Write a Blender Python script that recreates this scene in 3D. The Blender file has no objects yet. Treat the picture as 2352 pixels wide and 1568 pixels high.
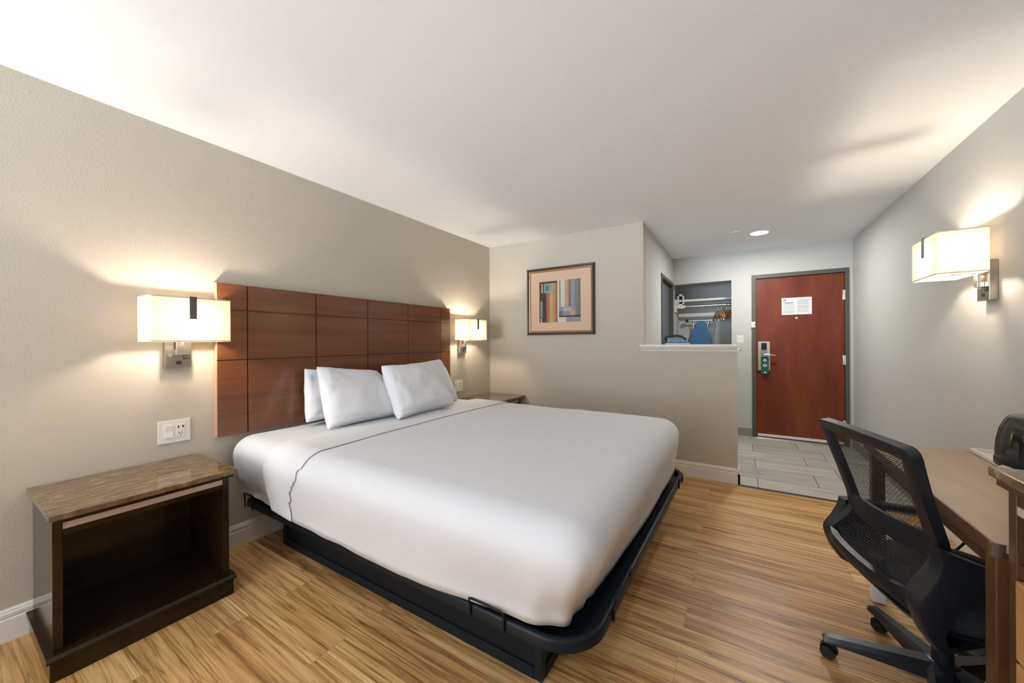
import bpy, bmesh, math, random
from mathutils import Vector, Matrix, noise
random.seed(7)
S = bpy.context.scene
COL = S.collection
PI = math.pi

# ------------------------------------------------------------------ camera numbers
FPX, YAW, HORIZ, CAMZ, CAMX, ROLL = 841.3, 0.5521, 785.2, 1.255, 2.648, -0.0055
# room numbers
H, YF, YD, XR, XH, XP = 2.44, 3.770, 5.731, 3.798, 1.856, 2.645
YB = -3.2          # rear wall
YT = 3.745          # wood / tile seam
YC = 6.33           # closet back

# ------------------------------------------------------------------ materials
def srgb(r, g, b):
    f = lambda c: (c/255/12.92) if c/255 <= .04045 else ((c/255+.055)/1.055)**2.4
    return (f(r), f(g), f(b), 1)

def mat(name, col, rough=.5, metal=0., spec=.5, coat=0., bump=None, trans=None):
    m = bpy.data.materials.new(name); m.use_nodes = True
    n = m.node_tree.nodes; b = n['Principled BSDF']
    b.inputs['Base Color'].default_value = col if len(col) == 4 else (*col, 1)
    b.inputs['Roughness'].default_value = rough
    b.inputs['Metallic'].default_value = metal
    b.inputs['Specular IOR Level'].default_value = spec
    b.inputs['Coat Weight'].default_value = coat
    b.inputs['Coat Roughness'].default_value = .12
    if bump:
        scale, strength, dist, detail = bump
        L = m.node_tree.links
        tc = n.new('ShaderNodeTexCoord'); nz = n.new('ShaderNodeTexNoise'); bp = n.new('ShaderNodeBump')
        nz.inputs['Scale'].default_value = scale; nz.inputs['Detail'].default_value = detail
        bp.inputs['Strength'].default_value = strength; bp.inputs['Distance'].default_value = dist
        L.new(tc.outputs['Object'], nz.inputs['Vector']); L.new(nz.outputs['Fac'], bp.inputs['Height'])
        L.new(bp.outputs['Normal'], b.inputs['Normal'])
    return m

def ramp(n, stops):
    r = n.new('ShaderNodeValToRGB')
    el = r.color_ramp.elements
    while len(el) < len(stops): el.new(.5)
    for e, (p, c) in zip(el, stops): e.position = p; e.color = c
    return r

def wood(name, stops, scale, rough, coat=0., nscale=1.0, spec=.5, coord='Object'):
    """grained timber: noise drawn out along one axis (small scale entry = along the grain)"""
    m = mat(name, (.5, .5, .5), rough, coat=coat, spec=spec)
    n = m.node_tree.nodes; L = m.node_tree.links; b = n['Principled BSDF']
    tc = n.new('ShaderNodeTexCoord'); mp = n.new('ShaderNodeMapping'); mp.inputs['Scale'].default_value = scale
    nz = n.new('ShaderNodeTexNoise'); nz.inputs['Scale'].default_value = nscale
    nz.inputs['Detail'].default_value = 6; nz.inputs['Roughness'].default_value = .62; nz.inputs['Distortion'].default_value = .35
    r = ramp(n, stops)
    L.new(tc.outputs[coord], mp.inputs['Vector']); L.new(mp.outputs[0], nz.inputs['Vector'])
    L.new(nz.outputs['Fac'], r.inputs['Fac']); L.new(r.outputs['Color'], b.inputs['Base Color'])
    return m

def plank_floor(name, w, length, row_offset, stops, tint_lo, tint_hi, grain, seam, seam_w, rough, offx=0., offy=0., coat=0., spec=.5, figure=True):
    m = mat(name, (.5, .4, .2), rough, coat=coat, spec=spec)
    n = m.node_tree.nodes; L = m.node_tree.links; b = n['Principled BSDF']
    tc = n.new('ShaderNodeTexCoord'); mp = n.new('ShaderNodeMapping'); mp.inputs['Location'].default_value = (offx, offy, 0)
    L.new(tc.outputs['Object'], mp.inputs['Vector'])
    br = n.new('ShaderNodeTexBrick'); br.inputs['Scale'].default_value = 1
    br.offset = row_offset; br.offset_frequency = 2; br.squash = 1
    br.inputs['Brick Width'].default_value = length; br.inputs['Row Height'].default_value = w
    br.inputs['Mortar Size'].default_value = seam_w; br.inputs['Mortar Smooth'].default_value = .1
    br.inputs['Bias'].default_value = 0
    br.inputs['Color1'].default_value = (0, 0, 0, 1); br.inputs['Color2'].default_value = (1, 1, 1, 1)
    br.inputs['Mortar'].default_value = (.5, .5, .5, 1)
    L.new(mp.outputs[0], br.inputs['Vector'])
    # every plank gets its own slice of the grain
    sh = n.new('ShaderNodeVectorMath'); sh.operation = 'SCALE'; sh.inputs['Scale'].default_value = 37.0
    L.new(br.outputs['Color'], sh.inputs[0])
    ad = n.new('ShaderNodeVectorMath'); ad.operation = 'ADD'
    L.new(mp.outputs[0], ad.inputs[0]); L.new(sh.outputs[0], ad.inputs[1])
    gm = n.new('ShaderNodeMapping'); gm.inputs['Scale'].default_value = grain
    L.new(ad.outputs[0], gm.inputs['Vector'])
    nz = n.new('ShaderNodeTexNoise'); nz.inputs['Scale'].default_value = 1; nz.inputs['Detail'].default_value = 7
    nz.inputs['Roughness'].default_value = .62; nz.inputs['Distortion'].default_value = .9
    L.new(gm.outputs[0], nz.inputs['Vector'])
    r = ramp(n, stops); L.new(nz.outputs['Fac'], r.inputs['Fac'])
    col = r.outputs['Color']
    if figure:      # dark cathedral streaks and thin veins
        g2 = n.new('ShaderNodeMapping'); g2.inputs['Scale'].default_value = (grain[0]*.42, grain[1]*.36, 1)
        L.new(ad.outputs[0], g2.inputs['Vector'])
        wv = n.new('ShaderNodeTexNoise'); wv.inputs['Scale'].default_value = 1.; wv.inputs['Detail'].default_value = 3
        wv.inputs['Distortion'].default_value = .6
        L.new(g2.outputs[0], wv.inputs['Vector'])
        mlt = n.new('ShaderNodeMath'); mlt.operation = 'MULTIPLY'; mlt.inputs[1].default_value = 11.
        L.new(wv.outputs['Fac'], mlt.inputs[0])
        fr = n.new('ShaderNodeMath'); fr.operation = 'PINGPONG'; fr.inputs[1].default_value = .5
        L.new(mlt.outputs[0], fr.inputs[0])
        vr = ramp(n, [(0, (.36, .30, .24, 1)), (.07, (.72, .68, .62, 1)), (.22, (1, 1, 1, 1))])
        L.new(fr.outputs[0], vr.inputs['Fac'])
        mx = n.new('ShaderNodeMix'); mx.data_type = 'RGBA'; mx.blend_type = 'MULTIPLY'; mx.inputs[0].default_value = .75
        L.new(col, mx.inputs[6]); L.new(vr.outputs['Color'], mx.inputs[7]); col = mx.outputs[2]
        g3 = n.new('ShaderNodeMapping'); g3.inputs['Scale'].default_value = (.8, 8.5, 1)
        L.new(ad.outputs[0], g3.inputs['Vector'])
        n3 = n.new('ShaderNodeTexNoise'); n3.inputs['Scale'].default_value = 1.; n3.inputs['Detail'].default_value = 4; n3.inputs['Distortion'].default_value = 1.1
        L.new(g3.outputs[0], n3.inputs['Vector'])
        r3 = ramp(n, [(.33, (.50, .40, .30, 1)), (.43, (.80, .74, .66, 1)), (.53, (1, 1, 1, 1))]); L.new(n3.outputs['Fac'], r3.inputs['Fac'])
        m9 = n.new('ShaderNodeMix'); m9.data_type = 'RGBA'; m9.blend_type = 'MULTIPLY'; m9.inputs[0].default_value = .85
        L.new(col, m9.inputs[6]); L.new(r3.outputs['Color'], m9.inputs[7]); col = m9.outputs[2]
    tr = ramp(n, [(0, tint_lo), (1, tint_hi)]); L.new(br.outputs['Color'], tr.inputs['Fac'])
    m2 = n.new('ShaderNodeMix'); m2.data_type = 'RGBA'; m2.blend_type = 'MULTIPLY'; m2.inputs[0].default_value = 1
    L.new(col, m2.inputs[6]); L.new(tr.outputs['Color'], m2.inputs[7])
    m3 = n.new('ShaderNodeMix'); m3.data_type = 'RGBA'; m3.inputs[7].default_value = seam
    L.new(br.outputs['Fac'], m3.inputs[0]); L.new(m2.outputs[2], m3.inputs[6])
    L.new(m3.outputs[2], b.inputs['Base Color'])
    return m

def stone(name, stops, scale, rough):
    m = mat(name, (.1, .1, .1), rough, coat=.0)
    n = m.node_tree.nodes; L = m.node_tree.links; b = n['Principled BSDF']
    tc = n.new('ShaderNodeTexCoord'); mp = n.new('ShaderNodeMapping'); mp.inputs['Scale'].default_value = (1.6, .7, 1)
    nz = n.new('ShaderNodeTexNoise'); nz.inputs['Scale'].default_value = scale; nz.inputs['Detail'].default_value = 9
    nz.inputs['Roughness'].default_value = .75
    r = ramp(n, stops)
    L.new(tc.outputs['Object'], mp.inputs['Vector']); L.new(mp.outputs[0], nz.inputs['Vector'])
    L.new(nz.outputs['Fac'], r.inputs['Fac']); L.new(r.outputs['Color'], b.inputs['Base Color'])
    return m

def emit(name, col, strength):
    m = bpy.data.materials.new(name); m.use_nodes = True
    n = m.node_tree.nodes; n.clear()
    e = n.new('ShaderNodeEmission'); o = n.new('ShaderNodeOutputMaterial')
    e.inputs['Color'].default_value = (*col, 1); e.inputs['Strength'].default_value = strength
    m.node_tree.links.new(e.outputs[0], o.inputs['Surface'])
    return m

def shade_mat(name, col, tfac, clear=0.):
    m = bpy.data.materials.new(name); m.use_nodes = True
    n = m.node_tree.nodes; n.clear(); L = m.node_tree.links
    d = n.new('ShaderNodeBsdfDiffuse'); t = n.new('ShaderNodeBsdfTranslucent'); x = n.new('ShaderNodeMixShader'); o = n.new('ShaderNodeOutputMaterial')
    d.inputs['Color'].default_value = col; t.inputs['Color'].default_value = col; x.inputs[0].default_value = tfac
    L.new(d.outputs[0], x.inputs[1]); L.new(t.outputs[0], x.inputs[2])
    c = n.new('ShaderNodeBsdfTransparent'); y = n.new('ShaderNodeMixShader'); y.inputs[0].default_value = clear
    L.new(x.outputs[0], y.inputs[1]); L.new(c.outputs[0], y.inputs[2]); L.new(y.outputs[0], o.inputs['Surface'])
    return m

def mesh_fabric(name):
    """black chair mesh: threads with real see-through slots between them"""
    m = mat(name, (.012, .012, .012), .7)
    n = m.node_tree.nodes; L = m.node_tree.links; b = n['Principled BSDF']; o = n['Material Output']
    tc = n.new('ShaderNodeTexCoord'); sp = n.new('ShaderNodeSeparateXYZ'); L.new(tc.outputs['UV'], sp.inputs[0])
    def band(sock, freq, duty, shift=None):
        a = n.new('ShaderNodeMath'); a.operation = 'MULTIPLY'; a.inputs[1].default_value = freq; L.new(sock, a.inputs[0])
        s = a.outputs[0]
        if shift is not None:
            q = n.new('ShaderNodeMath'); q.operation = 'ADD'; L.new(s, q.inputs[0]); L.new(shift, q.inputs[1]); s = q.outputs[0]
        f = n.new('ShaderNodeMath'); f.operation = 'FRACT'; L.new(s, f.inputs[0])
        g = n.new('ShaderNodeMath'); g.operation = 'GREATER_THAN'; g.inputs[1].default_value = duty; L.new(f.outputs[0], g.inputs[0])
        return g.outputs[0], s
    rows, rs = band(sp.outputs['Y'], 150, .56)
    fl = n.new('ShaderNodeMath'); fl.operation = 'FLOOR'; L.new(rs, fl.inputs[0])
    hf = n.new('ShaderNodeMath'); hf.operation = 'MULTIPLY'; hf.inputs[1].default_value = .5; L.new(fl.outputs[0], hf.inputs[0])
    cols, _ = band(sp.outputs['X'], 60, .12, hf.outputs[0])
    mu = n.new('ShaderNodeMath'); mu.operation = 'MULTIPLY'; L.new(rows, mu.inputs[0]); L.new(cols, mu.inputs[1])
    t = n.new('ShaderNodeBsdfTransparent'); x = n.new('ShaderNodeMixShader')
    L.new(mu.outputs[0], x.inputs[0]); L.new(b.outputs[0], x.inputs[1]); L.new(t.outputs[0], x.inputs[2]); L.new(x.outputs[0], o.inputs['Surface'])
    return m

M = {}
M['wall'] = mat('wall_paint', (.49, .45, .378), .75, spec=.25, bump=(110, .38, .003, 3))
M['wall_cool'] = mat('wall_paint_entry', (.515, .515, .49), .75, spec=.25, bump=(110, .26, .003, 3))
M['ceiling'] = mat('ceiling_paint', (.88, .90, .92), .85, spec=.2, bump=(80, .09, .003, 3))
M['trim'] = mat('trim_paint', (.74, .71, .66), .4)
M['wood_floor'] = plank_floor('wood_plank_floor', .16, 1.22, .41,
    [(.26, (.19, .085, .025, 1)), (.39, (.47, .262, .092, 1)), (.50, (.69, .425, .178, 1)), (.70, (.85, .58, .295, 1))],
    (.78, .70, .60, 1), (1.0, 1.0, 1.0, 1), (1.1, 38, 1), (.22, .12, .05, 1), .0006, .40, coat=.0)
M['tile_floor'] = plank_floor('tile_plank_floor', .315, .64, .31,
    [(.3, (.36, .345, .30, 1)), (.5, (.47, .46, .41, 1)), (.7, (.55, .54, .49, 1))],
    (.84, .84, .83, 1), (1, 1, 1, 1), (1.5, 12, 1), (.11, .10, .09, 1), .0035, .4, offx=-2.795+6.4, offy=-4.025+3.15, figure=False)
M['mahogany'] = wood('mahogany_veneer', [(.25, (.105, .034, .013, 1)), (.5, (.138, .047, .018, 1)), (.75, (.170, .061, .024, 1))], (14, .9, 20), .22, coat=.2)
M['mahogany_edge'] = mat('mahogany_edge', (.42, .25, .15), .4)
M['door_red'] = wood('cherry_door_veneer', [(.25, (.105, .018, .008, 1)), (.5, (.160, .030, .012, 1)), (.75, (.215, .052, .016, 1))], (5, 5, 1.2), .42, spec=.3)
M['espresso'] = wood('espresso_wood', [(.25, (.012, .006, .0022, 1)), (.5, (.021, .0105, .004, 1)), (.8, (.034, .018, .007, 1))], (3, 3, 18), .16, coat=.0, spec=.32)
M['walnut'] = wood('walnut_wood', [(.25, (.045, .019, .007, 1)), (.5, (.075, .034, .013, 1)), (.8, (.12, .06, .024, 1))], (12, 12, 1.6), .4)
M['honey'] = wood('honey_wood', [(.25, (.42, .20, .065, 1)), (.5, (.52, .27, .10, 1)), (.8, (.62, .36, .15, 1))], (10, 1, 10), .4)
M['laminate'] = wood('tan_laminate', [(.25, (.30, .205, .125, 1)), (.5, (.345, .24, .15, 1)), (.8, (.40, .285, .18, 1))], (14, 3, 8), .42)
M['granite'] = stone('brown_granite', [(.30, (.055, .034, .016, 1)), (.48, (.14, .090, .046, 1)), (.60, (.22, .15, .085, 1)), (.72, (.46, .35, .24, 1))], 22, .07)
M['strip'] = mat('pale_strip', (.56, .46, .39), .35)
M['linen'] = mat('white_linen', (.67, .685, .715), .8, spec=.2, bump=(420, .10, .002, 2))
M['linen2'] = mat('white_cotton', (.68, .695, .725), .8, spec=.2, bump=(380, .12, .002, 2))
M['black_metal'] = mat('black_metal', (.007, .011, .016), .38, spec=.22)
M['black_panel'] = mat('black_panel', (.004, .007, .010), .5, spec=.25)
M['tray_black'] = mat('tray_black', (.004, .010, .018), .3, spec=.4)
M['nickel'] = mat('brushed_nickel', (.42, .38, .33), .32, metal=1, bump=(160, .1, .001, 2))
M['bright_nickel'] = mat('bright_nickel', (.72, .70, .66), .3, metal=1)
M['bronze'] = mat('dark_clip', (.10, .085, .07), .45)  # nickel clip; its dark exposure tone put into the colour
M['chrome'] = mat('chrome', (.85, .85, .87), .12, metal=1)
M['shade'] = shade_mat('lamp_shade_fabric', (.74, .64, .48, 1), .125)
M['shade_trim'] = mat('lamp_shade_trim', (.62, .52, .40), .7)
M['diffuser'] = shade_mat('lamp_diffuser', (.95, .92, .86, 1), .65, .85)
M['bulb'] = emit('bulb_glow', (1, .86, .68), 440)
M['downlight'] = emit('downlight_glow', (1, .985, .95), 320)
M['white_plastic'] = mat('white_plastic', (.76, .73, .67), .35)
M['black_plastic'] = mat('black_plastic', (.008, .009, .011), .42, spec=.4)
M['chair_plastic'] = mat('chair_plastic', (.011, .013, .018), .36, spec=.5, bump=(300, .12, .001, 2))
M['chair_mesh'] = mesh_fabric('chair_mesh')
M['chair_fabric'] = mat('chair_fabric', (.012, .016, .020), .85, bump=(500, .3, .002, 2))
M['dark_slot'] = mat('dark_slot', (.01, .01, .01), .5)
M['door_frame'] = mat('door_frame_paint', (.085, .078, .062), .5)
M['bath_door'] = mat('bath_door_paint', (.12, .14, .15), .45)
M['picture_frame'] = mat('picture_frame', (.035, .022, .013), .35, coat=.3)
M['picture_gilt'] = mat('picture_gilt', (.33, .19, .08), .35, metal=.3)
M['mat_board'] = mat('mat_board', (.60, .43, .30), .8)
M['paper'] = mat('paper', (.72, .72, .72), .7)
M['ink'] = mat('ink_grey', (.38, .40, .40), .8)
M['ink_dark'] = mat('ink_dark', (.13, .15, .14), .8)
M['ink_green'] = mat('ink_green', (.10, .20, .15), .8)
M['green_card'] = mat('green_card', (.010, .085, .055), .5)
M['card_white'] = mat('card_white', (.60, .72, .68), .6)
M['closet_wall'] = mat('closet_dim_tint', (.50, .53, .55), .8, bump=(110, .26, .003, 3))  # blue-grey of the dark closet interior put into the wall colour
M['closet_white'] = mat('closet_white', (.70, .70, .67), .5)
M['board_blue'] = mat('board_blue', (.055, .17, .32), .85, bump=(200, .2, .002, 2))
M['hanger_wood'] = wood('hanger_wood', [(.3, (.34, .13, .02, 1)), (.6, (.50, .22, .045, 1))], (4, 20, 20), .3, coat=.3)
M['iron_blue'] = mat('iron_blue', (.06, .13, .24), .45)
M['tile_base'] = mat('tile_base', (.26, .255, .21), .45)
M['threshold'] = mat('threshold_strip', (.045, .04, .035), .45)
M['tray_white'] = mat('tray_white', (.72, .66, .60), .35)
M['kettle'] = mat('kettle_gloss', (.012, .012, .012), .09, coat=.5)
M['kettle_lid_sheen'] = mat('kettle_lid_sheen', (.09, .075, .055), .22)  # tan reflection on the black lid painted in as its colour
M['silver_foot'] = mat('silver_foot', (.72, .74, .80), .35, metal=.2)
M['out_white'] = mat('window_frame_white', (.8, .8, .8), .4)

# ------------------------------------------------------------------ mesh helpers
def box(bm, x0, x1, y0, y1, z0, z1, bev=0., mi=0, seg=2):
    vs = [bm.verts.new((x, y, z)) for x in (x0, x1) for y in (y0, y1) for z in (z0, z1)]
    F = [(0, 1, 3, 2), (4, 6, 7, 5), (0, 4, 5, 1), (2, 3, 7, 6), (0, 2, 6, 4), (1, 5, 7, 3)]
    fs = [bm.faces.new([vs[i] for i in f]) for f in F]
    for f in fs: f.material_index = mi
    if bev:
        es = list({e for f in fs for e in f.edges})
        r = bmesh.ops.bevel(bm, geom=es, offset=bev, segments=seg, affect='EDGES', profile=.6)
        for f in r['faces']: f.material_index = mi
    return fs

def prism(bm, poly, axis, a0, a1, mi=0, bev=0., xf=None):
    """poly: 2-D points; axis: 'x','y','z' extrusion axis (poly in the other two axes, in xyz order)"""
    def P(p, a):
        if axis == 'x': v = (a, p[0], p[1])
        elif axis == 'y': v = (p[0], a, p[1])
        else: v = (p[0], p[1], a)
        return xf(v) if xf else v
    A = [bm.verts.new(P(p, a0)) for p in poly]; B = [bm.verts.new(P(p, a1)) for p in poly]
    fs = [bm.faces.new(A), bm.faces.new(B[::-1])]
    n = len(poly)
    for i in range(n): fs.append(bm.faces.new((A[i], B[i], B[(i+1) % n], A[(i+1) % n])))
    for f in fs: f.material_index = mi
    bmesh.ops.recalc_face_normals(bm, faces=fs)
    if bev:
        bmesh.ops.bevel(bm, geom=list({e for f in fs[:2] for e in f.edges}), offset=bev, segments=2, affect='EDGES', profile=.6)
    return fs

def cyl(bm, p0, p1, r0, r1=None, n=20, mi=0, caps=True):
    r1 = r0 if r1 is None else r1
    p0 = Vector(p0); p1 = Vector(p1); d = (p1-p0).normalized()
    a = d.orthogonal().normalized(); b = d.cross(a)
    A = []; B = []
    for i in range(n):
        t = 2*PI*i/n; o = a*math.cos(t)+b*math.sin(t)
        A.append(bm.verts.new(p0+o*r0)); B.append(bm.verts.new(p1+o*r1))
    fs = [bm.faces.new((A[i], A[(i+1) % n], B[(i+1) % n], B[i])) for i in range(n)]
    if caps: fs += [bm.faces.new(A[::-1]), bm.faces.new(B)]
    for f in fs: f.material_index = mi
    return fs

def lathe(bm, prof, c=(0, 0, 0), n=40, mi=0):
    rings = []
    for r, z in prof:
        if r < 1e-6: rings.append([bm.verts.new((c[0], c[1], c[2]+z))])
        else: rings.append([bm.verts.new((c[0]+r*math.cos(2*PI*i/n), c[1]+r*math.sin(2*PI*i/n), c[2]+z)) for i in range(n)])
    for A, B in zip(rings, rings[1:]):
        for i in range(n):
            j = (i+1) % n
            if len(A) == 1 and len(B) == 1: continue
            if len(A) == 1: f = bm.faces.new((A[0], B[i], B[j]))
            elif len(B) == 1: f = bm.faces.new((A[i], A[j], B[0]))
            else: f = bm.faces.new((A[i], A[j], B[j], B[i]))
            f.material_index = mi
    bmesh.ops.recalc_face_normals(bm, faces=bm.faces[:])

def tube(bm, pts, r, n=10, closed=False, mi=0):
    pts = [Vector(p) for p in pts]; rings = []; m = len(pts); up = None
    for i, p in enumerate(pts):
        a = pts[(i-1) % m] if (i or closed) else p; b = pts[(i+1) % m] if (i < m-1 or closed) else p
        d = (b-a).normalized()
        u = d.orthogonal().normalized() if up is None else (up-d*up.dot(d)).normalized()
        up = u; v = d.cross(u)
        rr = r[i] if isinstance(r, (list, tuple)) else r
        rings.append([bm.verts.new(p+(u*math.cos(2*PI*k/n)+v*math.sin(2*PI*k/n))*rr) for k in range(n)])
    pairs = list(zip(rings, rings[1:])) + ([(rings[-1], rings[0])] if closed else [])
    for A, B in pairs:
        for k in range(n):
            f = bm.faces.new((A[k], A[(k+1) % n], B[(k+1) % n], B[k])); f.material_index = mi
    if not closed:
        bm.faces.new(rings[0][::-1]).material_index = mi; bm.faces.new(rings[-1]).material_index = mi

def obj(name, bm, mats, parent=None, smooth=False, loc=None, mods=()):
    bmesh.ops.recalc_face_normals(bm, faces=bm.faces[:])
    me = bpy.data.meshes.new(name)
    if loc is not None: bmesh.ops.translate(bm, verts=bm.verts[:], vec=-Vector(loc))
    bm.to_mesh(me); bm.free()
    for m in (mats if isinstance(mats, (list, tuple)) else [mats]): me.materials.append(M[m])
    if smooth:
        for p in me.polygons: p.use_smooth = True
        if smooth != 'all': me.set_sharp_from_angle(angle=math.radians(38 if smooth is True else smooth))
    o = bpy.data.objects.new(name, me); COL.objects.link(o)
    if loc is not None: o.location = loc
    if parent: o.parent = parent
    return o

def thing(name, label, cat, loc=(0, 0, 0), rz=0., group=None):
    o = bpy.data.objects.new(name, None); COL.objects.link(o); o.empty_display_size = .1
    o.location = loc; o.rotation_euler = (0, 0, rz); o['label'] = label; o['category'] = cat
    if group: o['group'] = group
    return o

def tag(o, label, cat, group=None):
    o['label'] = label; o['category'] = cat
    if group: o['group'] = group
    return o

def struct(name, bm, mats, parent=None, smooth=False, label=None):
    o = obj(name, bm, mats, parent, smooth)
    if not parent: o['kind'] = 'structure'
    if label: o['label'] = label
    return o

def dup(root, loc, rz, label, group=None):
    r = root.copy(); COL.objects.link(r); r.location = loc; r.rotation_euler = (0, 0, rz); r['label'] = label
    if group: r['group'] = group
    for ch in list(root.children):
        c = ch.copy(); COL.objects.link(c); c.parent = r
        for g in list(ch.children):
            d = g.copy(); COL.objects.link(d); d.parent = c
    return r

def NB(): return bmesh.new()
def lerp(a, b, t): return a+(b-a)*t
def interp(x, xs, ys):
    if x <= xs[0]: return ys[0]
    for i in range(len(xs)-1):
        if x <= xs[i+1]: return lerp(ys[i], ys[i+1], (x-xs[i])/(xs[i+1]-xs[i]))
    return ys[-1]
def sstep(a, b, x):
    t = min(1, max(0, (x-a)/(b-a))); return t*t*(3-2*t)

# ------------------------------------------------------------------ the setting
T = .12
b = NB(); box(b, -T, XR+T, YB-T, YT, -.08, 0); struct('floor', b, 'wood_floor')
b = NB(); box(b, XH-.9, XR+T, YT, YC+T, -.08, 0); struct('floor_entry', b, 'tile_floor')
b = NB(); box(b, -T, XR+T, YB-T, YC+T, H, H+.1); struct('ceiling', b, 'ceiling')
b = NB(); box(b, -T, 0, YB-T, YF+T, 0, H); struct('wall_left', b, 'wall')
b = NB(); box(b, 0, XH, YF, YF+.13, 0, H); struct('wall_far', b, 'wall')
b = NB(); box(b, XH, XP, YF, YF+.13, 0, 1.20); struct('wall_half', b, 'wall')
# hall wall with the bathroom doorway
b = NB()
box(b, XH-T, XH, YF+.13, 4.756, 0, H); box(b, XH-T, XH, 5.704, YD+.12, 0, H); box(b, XH-T, XH, 4.756, 5.704, 2.087, H)
struct('wall_hall', b, 'wall_cool')
# entry wall: closet opening and entry doorway
b = NB()
y0, y1 = YD, YD+T
box(b, XH, 2.58, y0, y1, 2.067, H); box(b, 2.58, 2.806, y0, y1, 0, H); box(b, 2.806, 3.762, y0, y1, 2.108, H); box(b, 3.762, XR, y0, y1, 0, H)
struct('wall_entry', b, 'wall_cool')
b = NB(); box(b, XR, XR+T, YB-T, YD+T, 0, H); struct('wall_right', b, 'wall_cool')
# rear wall, behind the photographer, with the room's big window
WX0, WX1, WZ0, WZ1 = .12, 1.75, .45, 2.35
b = NB()
box(b, 0, WX0, YB-T, YB, 0, H); box(b, WX1, XR, YB-T, YB, 0, H); box(b, WX0, WX1, YB-T, YB, 0, WZ0); box(b, WX0, WX1, YB-T, YB, WZ1, H)
struct('wall_rear', b, 'wall')
b = NB()
for x0, x1, z0, z1 in ((WX0, WX1, WZ0, WZ0+.05), (WX0, WX1, WZ1-.05, WZ1), (WX0, WX0+.05, WZ0, WZ1), (WX1-.05, WX1, WZ0, WZ1), (.91, .96, WZ0, WZ1)):
    box(b, x0, x1, YB-.08, YB-.03, z0, z1)
struct('window_1', b, 'out_white')
# closet shell
b = NB(); box(b, XH-.05, 2.95, YC, YC+T, 0, H); struct('wall_closet_back', b, 'closet_wall')
b = NB(); box(b, XH-T, XH, YD+T, YC, 0, H); struct('wall_closet_left', b, 'wall_cool')
b = NB(); box(b, 2.80, 2.88, YD+T, YC, 0, H); struct('wall_closet_right', b, 'closet_wall')
# bathroom behind its door
# baseboards: profile (out, up)
BPROF = [(0, 0), (.016, 0), (.016, .088), (.0155, .0925), (.0105, .096), (.0105, .1005), (.0135, .104), (.0135, .117), (.0085, .1215), (.0085, .125), (.006, .130), (.003, .1345), (0, .1345)]
b = NB(); prism(b, BPROF, 'y', YB, YF); struct('baseboard_left', b, 'trim', smooth=25)
b = NB(); prism(b, [(YF-p, z) for p, z in BPROF], 'x', 0, XP+.016); struct('baseboard_far', b, 'trim', smooth=25)
b = NB(); prism(b, [(XP+p, z) for p, z in BPROF], 'y', YF-.016, YF+.13); struct('baseboard_half', b, 'trim', smooth=25)
b = NB(); prism(b, [(XR-p, z) for p, z in BPROF], 'y', YB, YT); struct('baseboard_right', b, 'trim', smooth=25)
b = NB(); box(b, 2.58, 2.806, YD-.010, YD, 0, .105, .002); struct('baseboard_entry', b, 'tile_base')
b = NB(); box(b, XR-.010, XR, YT+.02, YD, 0, .105, .002); struct('baseboard_entry_right', b, 'tile_base')
# sill cap on the half wall
b = NB()
box(b, XH, 2.69, 3.722, 3.955, 1.203, 1.222, .004); box(b, 1.826, XH, 3.722, YF, 1.203, 1.222, .004)
prism(b, [(3.77, 1.160), (3.762, 1.160), (3.758, 1.172), (3.748, 1.180), (3.738, 1.192), (3.732, 1.203), (3.77, 1.203)], 'x', 1.832, 2.645+.03)
prism(b, [(XP, 1.160), (XP+.008, 1.160), (XP+.012, 1.172), (XP+.022, 1.180), (XP+.032, 1.192), (XP+.038, 1.203), (XP, 1.203)], 'y', 3.735, 3.905)
struct('trim_1', b, 'trim', smooth=25)
b = NB(); prism(b, [(YT-.022, 0), (YT-.018, .004), (YT+.010, .006), (YT+.016, 0)], 'x', XP+.016, XR-.016); struct('trim_2', b, 'threshold')

# ------------------------------------------------------------------ entry door (structure with parts)
dl = NB(); box(dl, 2.854, 3.723, YD+.012, YD+.057, .012, 2.056, .002)
door = struct('door_1', dl, 'door_red', label='dark cherry red entry door in a grey frame')
fr = NB()
for x0, x1, z0, z1 in ((2.806, 2.852, 0, 2.108), (3.726, 3.762, 0, 2.108), (2.8525, 3.7255, 2.060, 2.108)):
    box(fr, x0, x1, YD-.012, YD+.10, z0, z1)
for x0, x1, z0, z1 in ((2.852, 2.866, 0, 2.060), (3.712, 3.726, 0, 2.060), (2.8665, 3.7115, 2.046, 2.0595)):
    box(fr, x0, x1, YD+.058, YD+.10, z0, z1)
obj('door_frame', fr, 'door_frame', door)
bk = NB(); box(bk, 2.80, 3.77, YD+.10, YD+.14, 0, 2.12); obj('door_stop_panel', bk, 'door_frame', door)
for zc in (1.79, 1.02, .25):
    hb = NB(); box(hb, 3.706, 3.735, YD-.004, YD+.012, zc-.058, zc+.058, .002); cyl(hb, (3.724, YD-.010, zc-.058), (3.724, YD-.010, zc+.058), .008, n=12)
    obj('hinge', hb, 'bright_nickel', door, smooth=True)
sw = NB(); box(sw, 2.866, 3.712, YD-.002, YD+.012, .022, .052, .002); obj('door_sweep', sw, 'closet_white', door)
th = NB(); prism(th, [(YD-.05, 0), (YD-.03, .012), (YD+.05, .014), (YD+.06, 0)], 'x', 2.852, 3.726); obj('threshold', th, 'bright_nickel', door)
pv = NB(); cyl(pv, (3.272, YD+.012, 1.535), (3.272, YD+.002, 1.535), .014, n=20); obj('peephole', pv, 'bright_nickel', door, smooth=True)
lp = NB(); box(lp, 2.872, 3.000, YD-.012, YD+.012, .872, 1.243, .004); lock = obj('lock_plate', lp, 'bright_nickel', door)
lr = NB(); box(lr, 2.908, 2.966, YD-.024, YD-.012, 1.135, 1.225, .003); obj('card_reader', lr, 'black_plastic', lock)
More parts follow.
